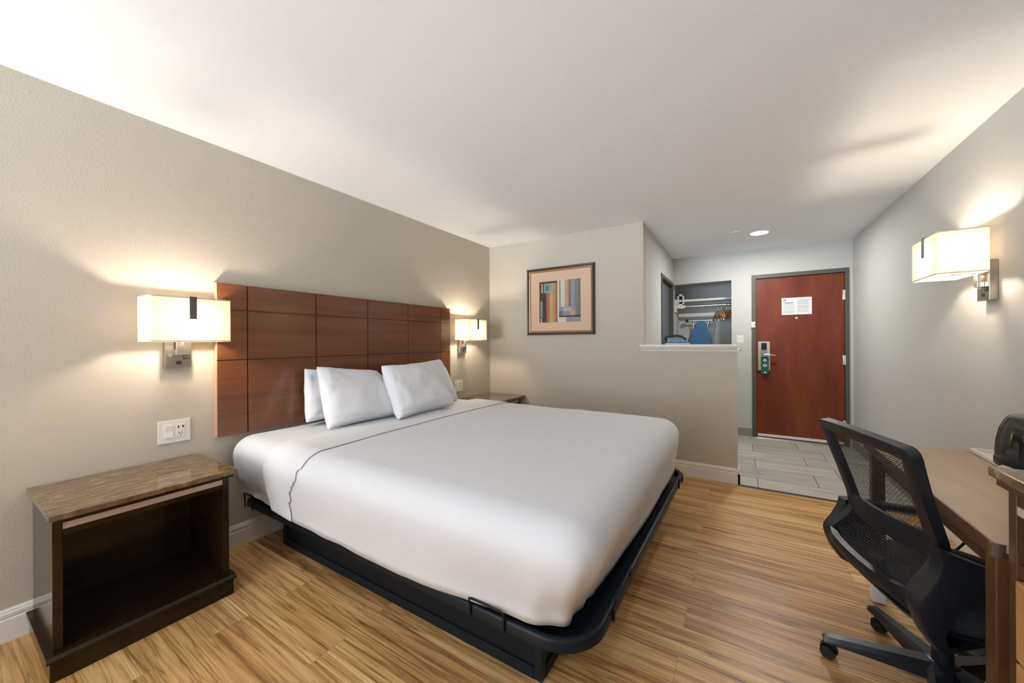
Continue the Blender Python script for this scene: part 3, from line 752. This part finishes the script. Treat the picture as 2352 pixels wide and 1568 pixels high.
# ------------------------------------------------------------------ closet contents
csh = thing('closet_shelf', 'white shelf with rail underneath, across the open closet', 'shelf', (2.33, 6.0, 1.85))
b = NB(); box(b, XH-2.33+.003, 2.80-2.33-.003, .03, YC-6.0-.002, .0, .019); obj('shelf_board', b, 'closet_white', csh)
b = NB(); box(b, XH-2.33+.003, 2.80-2.33-.003, .015, .03, -.008, .024, .003); obj('shelf_edge', b, 'closet_white', csh)
b = NB(); cyl(b, (XH-2.33+.003, .03, -.080), (2.80-2.33-.003, .03, -.080), .016, n=18); obj('hanging_rail', b, 'bright_nickel', csh, smooth=True)
b = NB(); box(b, XH-2.33+.003, 2.80-2.33-.003, YC-6.0-.022, YC-6.0-.002, -.225, -.165, .003); obj('cleat', b, 'closet_white', csh)
br = thing('wall_bracket', 'white cut-out iron holder bracket on the closet side wall', 'bracket', (XH, 5.98, 1.70))
b = NB()
box(b, .002, .018, -.10, .06, -.02, .17, .003); obj('mount_plate', b, 'closet_white', br)
b = NB()
for x0, x1, z0, z1 in ((.02, .115, .225, .262), (.02, .045, .10, .262), (.092, .115, .08, .262), (.02, .115, .08, .112)): box(b, x0, x1, .02, .045, z0, z1, .003)
obj('front_frame', b, 'closet_white', br)
b = NB(); box(b, .03, .105, .06, .10, .09, .24, .004); obj('dark_insert', b, 'black_plastic', br)
b = NB(); prism(b, [(.02, .075), (.13, .085), (.145, .060), (.10, .035), (.02, .045)], 'y', -.02, .06); obj('lower_lip', b, 'closet_white', br)
b = NB(); tube(b, [(.006, -.09, .16), (.012, -.09, .22), (.012, -.07, .28)], .006, n=8); obj('hook', b, 'black_plastic', br)

def hanger(label, loc_, rz):
    t = thing('coat_hanger', label, 'hanger', loc_, rz, 'wooden hangers on the closet rail')
    # local: rail along x; the hanger hangs in the y-z plane, origin at rail centre
    b = NB(); tube(b, [(0, .022*math.cos(a), .022*math.sin(a)) for a in [2*PI*i/20 for i in range(20)]], .0028, n=8, closed=True); obj('ring', b, 'black_plastic', t, smooth='all')
    b = NB(); cyl(b, (0, 0, -.024), (0, 0, -.080), .0035, n=10); cyl(b, (0, 0, -.028), (0, 0, -.04), .006, n=10); obj('stem', b, 'chrome', t, smooth=True)
    b = NB()
    prism(b, [(-.20, -.170), (-.215, -.185), (-.20, -.195), (-.10, -.145), (0, -.118), (.10, -.145), (.20, -.195), (.215, -.185), (.20, -.170), (.11, -.115), (.03, -.080), (-.03, -.080), (-.11, -.115)], 'x', -.010, .010, bev=.003)
    box(b, -.007, .007, -.19, .19, -.195, -.180); obj('shoulder_bar', b, 'hanger_wood', t)
    for s in (-1, 1):
        b = NB(); box(b, -.009, .009, s*.13-.015, s*.13+.015, -.225, -.193, .002); obj('clip', b, 'chrome', t)
    return t
h0 = hanger('wooden clip hanger on the closet rail, first from the left', (2.41, 6.03, 1.77), .34)
for x, rz, l in ((2.450, .26, 'second'), (2.515, .32, 'third'), (2.560, .22, 'fourth')):
    dup(h0, (x, 6.03, 1.77), rz, 'wooden clip hanger on the closet rail, %s from the left' % l)

ib = thing('ironing_board', 'blue covered ironing board hanging upright on the closet back wall', 'ironing board', (2.17, 6.24, .20))
b = NB()
pts = [(-.056, 1.335), (-.030, 1.352), (.030, 1.352), (.070, 1.33), (.145, 1.04), (.185, .80), (.19, .10), (.17, .06), (-.17, .06), (-.19, .10), (-.185, .80), (-.155, 1.04)]
prism(b, pts, 'y', -.05, -.015, bev=.008); obj('padded_top', b, 'board_blue', ib)
b = NB(); cyl(b, (-.165, -.02, 1.365), (.165, -.02, 1.365), .014, n=14); obj('foot_bar', b, 'bright_nickel', ib, smooth=True)
for s in (-1, 1):
    b = NB(); box(b, min(s*.165, s*.205), max(s*.165, s*.205), -.042, .002, 1.342, 1.388, .004); obj('foot_cap', b, 'black_plastic', ib)
    b = NB(); tube(b, [(s*.115, -.01, 1.365), (s*.095, -.005, 1.29), (s*.06, .005, 1.05), (s*.06, .01, .4)], .010, n=8); obj('leg', b, 'bright_nickel', ib, smooth='all')

it = thing('steam_iron', 'black and blue steam iron standing on the half wall ledge', 'iron', (2.150, 3.87, 1.2225))
b = NB(); prism(b, [(-.105, -.045), (.02, -.048), (.075, -.03), (.110, 0), (.075, .03), (.02, .048), (-.105, .045)], 'z', 0, .012, bev=.003); obj('soleplate', b, 'closet_white', it)
b = NB(); prism(b, [(-.096, .012), (.095, .012), (.090, .022), (.060, .048), (.03, .066), (-.088, .069)], 'y', -.034, .034, bev=.008); obj('water_tank', b, 'iron_blue', it)
b = NB(); tube(b, [(-.110, 0, .012), (-.112, 0, .055), (-.104, 0, .072), (-.05, 0, .083), (.0, 0, .085), (.045, 0, .076), (.068, 0, .055), (.080, 0, .030)], [.014, .014, .012, .011, .011, .012, .013, .014], n=12); box(b, -.122, -.098, -.036, .036, .0, .055, .004); obj('handle', b, 'black_plastic', it, smooth=40)
b = NB(); lathe(b, [(0, .008), (.007, .006), (.009, 0), (0, 0)], (.085, -.012, .036), n=16); obj('spray_knob', b, 'closet_white', it, smooth='all')

# ------------------------------------------------------------------ desk
dk = thing('writing_desk', 'tan topped writing desk with dark brown legs against the right wall', 'desk', (3.49, 1.95, 0))
DX0, DX1, DY0, DY1, DZ = 3.188, XR-.004, 1.405, 2.495, .750
b = NB(); prism(b, [(DX0+.002, DY0), (DX1, DY0), (DX1, DY1), (DX0+.002, DY1)], 'z', DZ-.022, DZ); obj('desk_top', W(b, dk), 'laminate', dk)
b = NB()
box(b, DX0-.002, DX0+.0015, DY0, DY1, DZ-.036, DZ-.001); box(b, DX0, DX1, DY1, DY1+.004, DZ-.036, DZ-.001); box(b, DX0+.0015, DX1, DY0+.001, DY1-.001, DZ-.036, DZ-.0225)
obj('edge_band', W(b, dk), 'walnut', dk)
b = NB(); box(b, DX0+.045, DX0+.062, DY0+.05, DY1-.05, DZ-.115, DZ-.036); obj('apron', W(b, dk), 'walnut', dk)
b = NB(); box(b, DX1-.022, DX1-.004, DY0+.05, DY1-.05, .16, DZ-.036); obj('modesty_panel', W(b, dk), 'espresso', dk)
for i, (x, y) in enumerate(((DX0+.004, DY0+.002), (DX0+.004, DY1-.105), (DX1-.055, DY0+.002), (DX1-.055, DY1-.105))):
    b = NB(); box(b, x, x+.046, y, y+.046, .088, DZ-.036, .003); lg = obj('leg', W(b, dk), 'walnut', dk)
    b = NB(); box(b, x-.001, x+.047, y-.001, y+.047, .006, .088, .002); obj('silver_foot', W(b, dk), 'silver_foot', lg)
    b = NB(); box(b, x+.006, x+.040, y+.006, y+.040, 0, .006); obj('floor_glide', W(b, dk), 'black_plastic', lg)
b = NB(); prism(b, [(DX0-.004, DY0-.002), (DX0+.020, DY0-.002), (DX0+.020, DY0+.001), (DX0-.0022, DY0+.001), (DX0-.0022, DY0+.010), (DX0-.004, DY0+.010)], 'z', DZ-.037, DZ-.002); obj('corner_guard', W(b, dk), 'nickel', dk)

# tray and kettle on the desk
ang = -.04
tr = thing('serving_tray', 'flat white serving tray on the desk under the black kettle', 'tray', (3.638, 2.18, DZ+.0005), -.06)
b = NB()
tw, tl = .107, .285
prism(b, [(-tw, -tl), (tw, -tl), (tw, tl), (-tw, tl)], 'z', .002, .008, bev=0)
for x0, x1, y0, y1 in ((-tw-.014, -tw, -tl-.014, tl+.014), (tw, tw+.014, -tl-.014, tl+.014), (-tw, tw, -tl-.014, -tl), (-tw, tw, tl, tl+.014)): box(b, x0, x1, y0, y1, .001, .018, .003)
obj('tray_body', b, 'tray_white', tr)
kt = thing('kettle', 'glossy black round kettle on the white tray at the right edge', 'kettle', (3.632, 2.235, DZ+.0085))
b = NB(); lathe(b, [(0, 0), (.112, 0), (.116, .006), (.116, .030), (.114, .034)], n=48); obj('kettle_base', b, 'black_plastic', kt, smooth=True)
b = NB(); lathe(b, [(.114, .034), (.1135, .065), (.110, .105), (.103, .145), (.091, .178), (.083, .192)], n=48); obj('kettle_body', b, 'kettle', kt, smooth=True)
b = NB(); lathe(b, [(.083, .192), (.078, .199), (.05, .204), (0, .206)], n=48); obj('lid', b, 'kettle_lid_sheen', kt, smooth=True)
b = NB(); tube(b, [(.045, -.075, .185), (.068, -.112, .185), (.085, -.145, .160), (.087, -.146, .10), (.078, -.13, .055), (.058, -.10, .04)], [.013, .014, .014, .013, .012, .012], n=12); obj('handle', b, 'black_plastic', kt, smooth='all')

# ------------------------------------------------------------------ cabinet beside the desk
cb = thing('tall_cabinet', 'dark wood cabinet with stone top, nearer than the desk at the right edge', 'cabinet', (3.5, .95, 0))
CX0, CX1, CY0, CY1 = 3.204, XR-.003, .55, 1.384
b = NB(); box(b, 3.178, CX1, CY0-.02, 1.402, .917, .940, .004); obj('stone_top', W(b, cb), 'granite', cb)
b = NB(); box(b, 3.188, CX1, CY0-.012, 1.393, .897, .917, .003); obj('top_moulding', W(b, cb), 'walnut', cb)
for y0 in (CY0, CY1-.028):
    b = NB(); box(b, CX0, CX1, y0, y0+.028, 0, .897, .002); obj('side_panel', W(b, cb), 'walnut', cb)
b = NB(); box(b, CX1-.02, CX1-.004, CY0+.028, CY1-.028, .05, .897); obj('back_panel', W(b, cb), 'espresso', cb)
b = NB(); box(b, CX0+.004, CX0+.022, CY0+.028, CY1-.028, .862, .897); obj('front_rail', W(b, cb), 'walnut', cb)
b = NB(); box(b, CX0+.002, CX0+.022, CY0+.028, CY1-.028, .842, .862); obj('pale_strip', W(b, cb), 'strip', cb)
b = NB(); box(b, CX0+.002, CX1-.02, CY0+.028, CY1-.028, .700, .728, .002); obj('shelf', W(b, cb), 'walnut', cb)
b = NB(); box(b, CX0+.01, CX1-.02, CY0+.028, CY1-.028, .03, .055); obj('bottom_shelf', W(b, cb), 'walnut', cb)
for z0, z1 in ((.505, .690), (.285, .497), (.06, .277)):
    b = NB(); box(b, CX0-.004, CX0+.016, CY0+.034, CY1-.034, z0, z1, .003); d = obj('drawer', W(b, cb), 'honey', cb)
    b = NB(); tube(b, [(CX0-.004, .90, (z0+z1)/2), (CX0-.03, .90, (z0+z1)/2), (CX0-.03, 1.03, (z0+z1)/2), (CX0-.004, 1.03, (z0+z1)/2)], .005, n=8); obj('handle', W(b, d), 'nickel', d) if False else obj('handle', W(b, cb), 'nickel', d)

# ------------------------------------------------------------------ office chair
CH = (3.26, 1.90, 0); CR = math.radians(17)
ch = thing('office_chair', 'black mesh back office chair on casters, pulled up to the desk', 'chair', CH, CR)
# local: +x is the way the sitter faces, +y the sitter's left
NU, NV = 30, 44
ZT, ZBOT = .925, .408
def backx(z): return interp(z, [.40, .44, .48, .515, .55, .585, .63, .70, .77, .85, .93], [-.215, -.222, -.200, -.168, -.146, -.138, -.146, -.168, -.190, -.214, -.236])
def backpt(u, z, push=0.):
    """u -1..1 across (+ = sitter's left); the edges curl forward a little, the waist narrows"""
    hw = interp(z, [.40, .45, .52, .60, .75, .93], [.225, .240, .226, .222, .228, .252])
    curl = .016*(1-u*u) 
    return Vector((backx(z)-curl+push, u*hw, z))
def ztop(u): return ZT-.010*u*u*(1)+.004
def zbot(u): return ZBOT+.034*abs(u)**2.2
# mesh sheet
b = NB(); uvl = b.loops.layers.uv.new('UVMap'); grid = []
for i in range(NU+1):
    row = []
    for j in range(NV+1):
        u = -1+2*i/NU; z = lerp(zbot(u)+.01, ztop(u)-.01, j/NV); row.append((b.verts.new(backpt(u*.96, z)), u, z))
    grid.append(row)
for i in range(NU):
    for j in range(NV):
        q = [grid[i][j], grid[i+1][j], grid[i+1][j+1], grid[i][j+1]]
        f = b.faces.new([k[0] for k in q])
        for lp_, k in zip(f.loops, q): lp_[uvl].uv = (k[1]*.24+.5, k[2])
obj('mesh_back', b, 'chair_mesh', ch, smooth='all')
# frame: a flat band round the edge, wide on both sides
def band(bm, path, w_in, th):
    """path: list of (point, inward dir, back dir)"""
    R = []
    for p, i, o in path:
        R.append([bm.verts.new(q) for q in (p+o*th*.2, p+o*th, p+i*w_in*.5+o*th*1.05, p+i*w_in+o*th*.75, p+i*w_in-o*th*.35, p-o*th*.6)])
    n = 6; m = len(R)
    for a in range(m):
        A, B = R[a], R[(a+1) % m]
        for k in range(n): bm.faces.new((A[k], A[(k+1) % n], B[(k+1) % n], B[k]))
path = []
K = 26
def frame_pt(u, z, iu, iz):
    p = backpt(u, z); q = backpt(u+iu*.05, z+iz*.02)
    i = (q-p).normalized(); t = backpt(u, z+.01)-backpt(u, z-.01); s = backpt(min(1, u+.02), z)-backpt(max(-1, u-.02), z)
    o = s.cross(t).normalized()
    if o.x > 0: o = -o
    return (p, i, o)
for k in range(K): path.append(frame_pt(-1, lerp(zbot(1)+.015, ztop(1)-.035, k/(K-1)), 1, 0))
for u, dz in ((-.985, -.016), (-.95, -.005)): path.append(frame_pt(u, ztop(u)+dz, .7, -.7))
for k in range(K): u = lerp(-.9, .9, k/(K-1)); path.append(frame_pt(u, ztop(u), 0, -1))
for u, dz in ((.95, -.005), (.985, -.016)): path.append(frame_pt(u, ztop(u)+dz, -.7, -.7))
for k in range(K): path.append(frame_pt(1, lerp(ztop(1)-.035, zbot(1)+.015, k/(K-1)), -1, 0))
for u, dz in ((.98, .004), (.94, .0)): path.append(frame_pt(u, zbot(u)+dz, -.7, .7))
for k in range(K): u = lerp(.88, -.88, k/(K-1)); path.append(frame_pt(u, zbot(u), 0, 1))
for u, dz in ((-.94, .0), (-.98, .004)): path.append(frame_pt(u, zbot(u)+dz, .7, .7))
b = NB(); band(b, path, .044, .020); obj('back_frame', b, 'chair_plastic', ch, smooth=50)
# lumbar band
b = NB(); R = []
for k in range(25):
    u = lerp(-.98, .98, k/24); sag = .012*(1-u*u)
    zc = .605-sag-.012*u; R.append([b.verts.new(backpt(u, zc+d, o)) for d, o in ((.036, -.003), (.034, -.013), (0, -.021), (-.040, -.013), (-.043, -.003))])
for A, B in zip(R, R[1:]):
    for k in range(5): b.faces.new((A[k], A[(k+1) % 5], B[(k+1) % 5], B[k]))
b.faces.new(R[0]); b.faces.new(R[-1][::-1]); obj('lumbar_band', b, 'chair_plastic', ch, smooth=50)
# seat
b = NB(); N = 22; lay = []
def seat_pt(a, rr, z):
    sx, sy = .245, .240; c, s_ = math.cos(a), math.sin(a); pw = 2/4.2
    return Vector((.045+sx*rr*math.copysign(abs(c)**pw, c), sy*rr*math.copysign(abs(s_)**pw, s_), z))
prof = [(0, .430), (.5, .432), (.82, .436), (.93, .430), (.985, .414), (1.0, .395), (.985, .372), (.95, .360), (.5, .355), (0, .355)]
A_ = 56; prev = None
for r, z in prof:
    ringv = [b.verts.new(seat_pt(0, 0, z))] if r == 0 else [b.verts.new(seat_pt(2*PI*i/A_, r, z-(.018*sstep(.1, .29, seat_pt(2*PI*i/A_, r, z).x) if z > .38 else 0))) for i in range(A_)]
    if prev:
        for i in range(A_):
            j = (i+1) % A_
            if len(prev) == 1: b.faces.new((prev[0], ringv[i], ringv[j]))
            elif len(ringv) == 1: b.faces.new((prev[i], prev[j], ringv[0]))
            else: b.faces.new((prev[i], prev[j], ringv[j], ringv[i]))
    prev = ringv
obj('seat', b, 'chair_fabric', ch, smooth='all')
b = NB(); prev = None
for r, z in [(0, .356), (.93, .356), (.97, .350), (.93, .335), (.5, .322), (0, .320)]:
    ringv = [b.verts.new(seat_pt(0, 0, z))] if r == 0 else [b.verts.new(seat_pt(2*PI*i/A_, r, z)) for i in range(A_)]
    if prev:
        for i in range(A_):
            j = (i+1) % A_
            if len(prev) == 1: b.faces.new((prev[0], ringv[i], ringv[j]))
            elif len(ringv) == 1: b.faces.new((prev[i], prev[j], ringv[0]))
            else: b.faces.new((prev[i], prev[j], ringv[j], ringv[i]))
    prev = ringv
obj('seat_pan', b, 'chair_plastic', ch, smooth=50)
# looped arms, one each side
outer = [(-.200, .638), (-.150, .618), (-.090, .596), (-.035, .580), (.03, .572), (.12, .568), (.19, .566), (.205, .556), (.19, .546), (.10, .548), (.02, .552), (-.045, .560), (-.078, .558), (-.100, .545), (-.122, .515), (-.150, .465), (-.178, .405), (-.186, .380), (-.178, .352), (-.14, .336), (-.05, .330), (.02, .330), (.02, .316), (-.06, .314), (-.15, .318), (-.205, .338), (-.236, .385), (-.250, .425), (-.256, .455), (-.252, .475), (-.228, .510), (-.205, .555), (-.196, .595)]
for s in (-1, 1):
    b = NB(); prism(b, outer, 'y', s*.238, s*.284, bev=.008)
    for v in b.verts:      # the arm splays outwards where it turns level
        v.co.y += s*.02*sstep(-.12, .05, v.co.x)*sstep(.5, .56, v.co.z)
        if v.co.z < .37: v.co.y -= s*.10*sstep(-.2, -.05, v.co.x)*sstep(.37, .335, v.co.z)
    if s > 0:
        for v in b.verts: v.co.z = min(v.co.z, .592-.1*max(0, v.co.x+.16)*(v.co.x < .1))
    if s > 0: bmesh.ops.translate(b, verts=b.verts[:], vec=(.022, -.022, -.012))
    obj('armrest', b, 'chair_plastic', ch, smooth=50)
# back support, column, mechanism
b = NB(); prism(b, [(-.215, .47), (-.185, .47), (-.165, .40), (-.12, .345), (0, .33), (0, .305), (-.13, .31), (-.19, .36), (-.222, .42)], 'y', -.035, .035, bev=.006); obj('back_support', b, 'chair_plastic', ch)
b = NB(); box(b, -.11, .11, -.08, .08, .288, .322, .008); obj('tilt_mechanism', b, 'black_metal', ch)
b = NB(); cyl(b, (0, 0, .095), (0, 0, .215), .028, .0265, n=28); cyl(b, (0, 0, .215), (0, 0, .30), .014, n=20); lathe(b, [(.0265, .212), (.030, .216), (.030, .224), (.014, .226)], n=28); obj('gas_column', b, 'black_metal', ch, smooth=True)
b = NB(); lathe(b, [(0, .052), (.050, .052), (.056, .075), (.050, .108), (.040, .118), (.028, .120), (.028, .100)], n=32); obj('base_hub', b, 'chair_plastic', ch, smooth=40)
for k in range(5):
    a = math.radians(180-17+72*k+2); ca, sa = math.cos(a), math.sin(a)
    def R_(p): return (p[0]*ca-p[1]*sa, p[0]*sa+p[1]*ca, p[2])
    b = NB(); R = []
    for r, w, zt, zb in ((.035, .040, .116, .062), (.10, .036, .110, .064), (.18, .030, .102, .066), (.26, .025, .094, .068), (.315, .023, .088, .066), (.328, .020, .084, .066)):
        R.append([b.verts.new(R_(p)) for p in ((r, -w, zb), (r, -w*.95, zt-.012), (r, -w*.55, zt), (r, w*.55, zt), (r, w*.95, zt-.012), (r, w, zb))])
    for A, B in zip(R, R[1:]):
        for q in range(6): b.faces.new((A[q], A[(q+1) % 6], B[(q+1) % 6], B[q]))
    b.faces.new(R[0]); b.faces.new(R[-1][::-1]); obj('base_arm', b, 'chair_plastic', ch, smooth=35)
    cx, cy = .300*ca, .300*sa; sw = [2.5, .8, 4.0, 1.5, 5.2][k]; dx, dy = math.cos(sw), math.sin(sw)
    b = NB(); cyl(b, (cx, cy, .040), (cx, cy, .070), .009, n=12)
    ox, oy = cx+dx*.012, cy+dy*.012
    for s in (-1, 1): cyl(b, (ox-dy*.004*s, oy+dx*.004*s, .026), (ox-dy*.022*s, oy+dx*.022*s, .026), .026, .023, n=24)
    b2 = [b.verts.new((ox+dx*.029*math.cos(t)-dy*.012*w, oy+dy*.029*math.cos(t)+dx*.012*w, .028+.029*math.sin(t))) for w in (-1, 1) for t in [PI*i/8 for i in range(9)]]
    for i in range(8): b.faces.new((b2[i], b2[i+1], b2[9+i+1], b2[9+i]))
    obj('caster', b, 'black_plastic', ch, smooth=40)

# ------------------------------------------------------------------ floor outlet puck with cord
pk = thing('floor_power_puck', 'round black power puck with cord on the floor behind the desk leg', 'power outlet', (3.458, 2.185, 0))
b = NB(); lathe(b, [(0, 0), (.072, 0), (.075, .006), (.074, .030), (.068, .038), (.060, .036), (0, .034)], n=44); obj('puck_body', b, 'black_plastic', pk, smooth=True)
b = NB()
for i in range(3):
    a = 2*PI*i/3+.4; cx, cy = .034*math.cos(a), .034*math.sin(a)
    for dx in (-.008, .008): box(b, cx+dx-.002, cx+dx+.002, cy-.006, cy+.006, .0345, .0368)
obj('socket', b, 'chair_plastic', pk)
b = NB(); tube(b, [(.03, .02, .038), (.025, .035, .075), (.0, .05, .10), (-.03, .07, .13), (-.06, .095, .17), (-.02, .20, .30), (.10, .24, .45), (.17, .10, .60)], [.014, .014, .012, .006, .005, .005, .005, .005], n=10); obj('power_cord', b, 'black_plastic', pk, smooth='all')

# ------------------------------------------------------------------ light
LOWER_GLOW, SKY_R = 28, .19
wd = bpy.data.worlds.new('daylight'); S.world = wd; wd.use_nodes = True
bg = wd.node_tree.nodes['Background']; bg.inputs['Strength'].default_value = 1
_n = wd.node_tree.nodes; _L = wd.node_tree.links     # dimmed sky above; bright lower half added to light the ceiling
_tc = _n.new('ShaderNodeTexCoord'); _sp = _n.new('ShaderNodeSeparateXYZ'); _r = ramp(_n, [(.485, (.84, .94, 1.06, 1)), (.515, (SKY_R, SKY_R*1.03, SKY_R*1.07, 1))])
_mr = _n.new('ShaderNodeMapRange'); _mr.inputs['From Min'].default_value = -1; _mr.inputs['From Max'].default_value = 1
_sc = _n.new('ShaderNodeVectorMath'); _sc.operation = 'SCALE'; _sc.inputs['Scale'].default_value = LOWER_GLOW
_L.new(_tc.outputs['Generated'], _sp.inputs[0]); _L.new(_sp.outputs['Z'], _mr.inputs['Value']); _L.new(_mr.outputs[0], _r.inputs['Fac']); _L.new(_r.outputs['Color'], _sc.inputs[0]); _L.new(_sc.outputs[0], bg.inputs['Color'])
pl = bpy.data.lights.new('window_portal', 'AREA'); pl.shape = 'RECTANGLE'; pl.size = WX1-WX0; pl.size_y = WZ1-WZ0; pl.cycles.is_portal = True
po = bpy.data.objects.new('window_portal', pl); COL.objects.link(po); po.location = ((WX0+WX1)/2, YB-.10, (WZ0+WZ1)/2); po.rotation_euler = (PI/2, 0, 0)   # -z of the lamp points into the room (+y)
po.rotation_euler = (-PI/2, 0, PI)

# ------------------------------------------------------------------ camera
cam = bpy.data.cameras.new('camera'); co = bpy.data.objects.new('camera', cam); COL.objects.link(co)
cam.sensor_width = 36; cam.sensor_fit = 'HORIZONTAL'; cam.lens = 36*FPX/2352; cam.clip_start = .02
cam.shift_y = (HORIZ-784)/2352
co.matrix_world = Matrix.Translation((CAMX, 0, CAMZ)) @ Matrix.Rotation(YAW, 4, 'Z') @ Matrix.Rotation(PI/2, 4, 'X') @ Matrix.Rotation(ROLL, 4, 'Z')
S.camera = co
S.view_settings.view_transform = 'Standard'; S.view_settings.look = 'None'; S.view_settings.exposure = .46; S.view_settings.gamma = 1; S.view_settings.use_curve_mapping = False
S.cycles.use_denoising = True
S.cycles.max_bounces = 14; S.cycles.diffuse_bounces = 8; S.cycles.transparent_max_bounces = 12; S.cycles.sample_clamp_indirect = 6
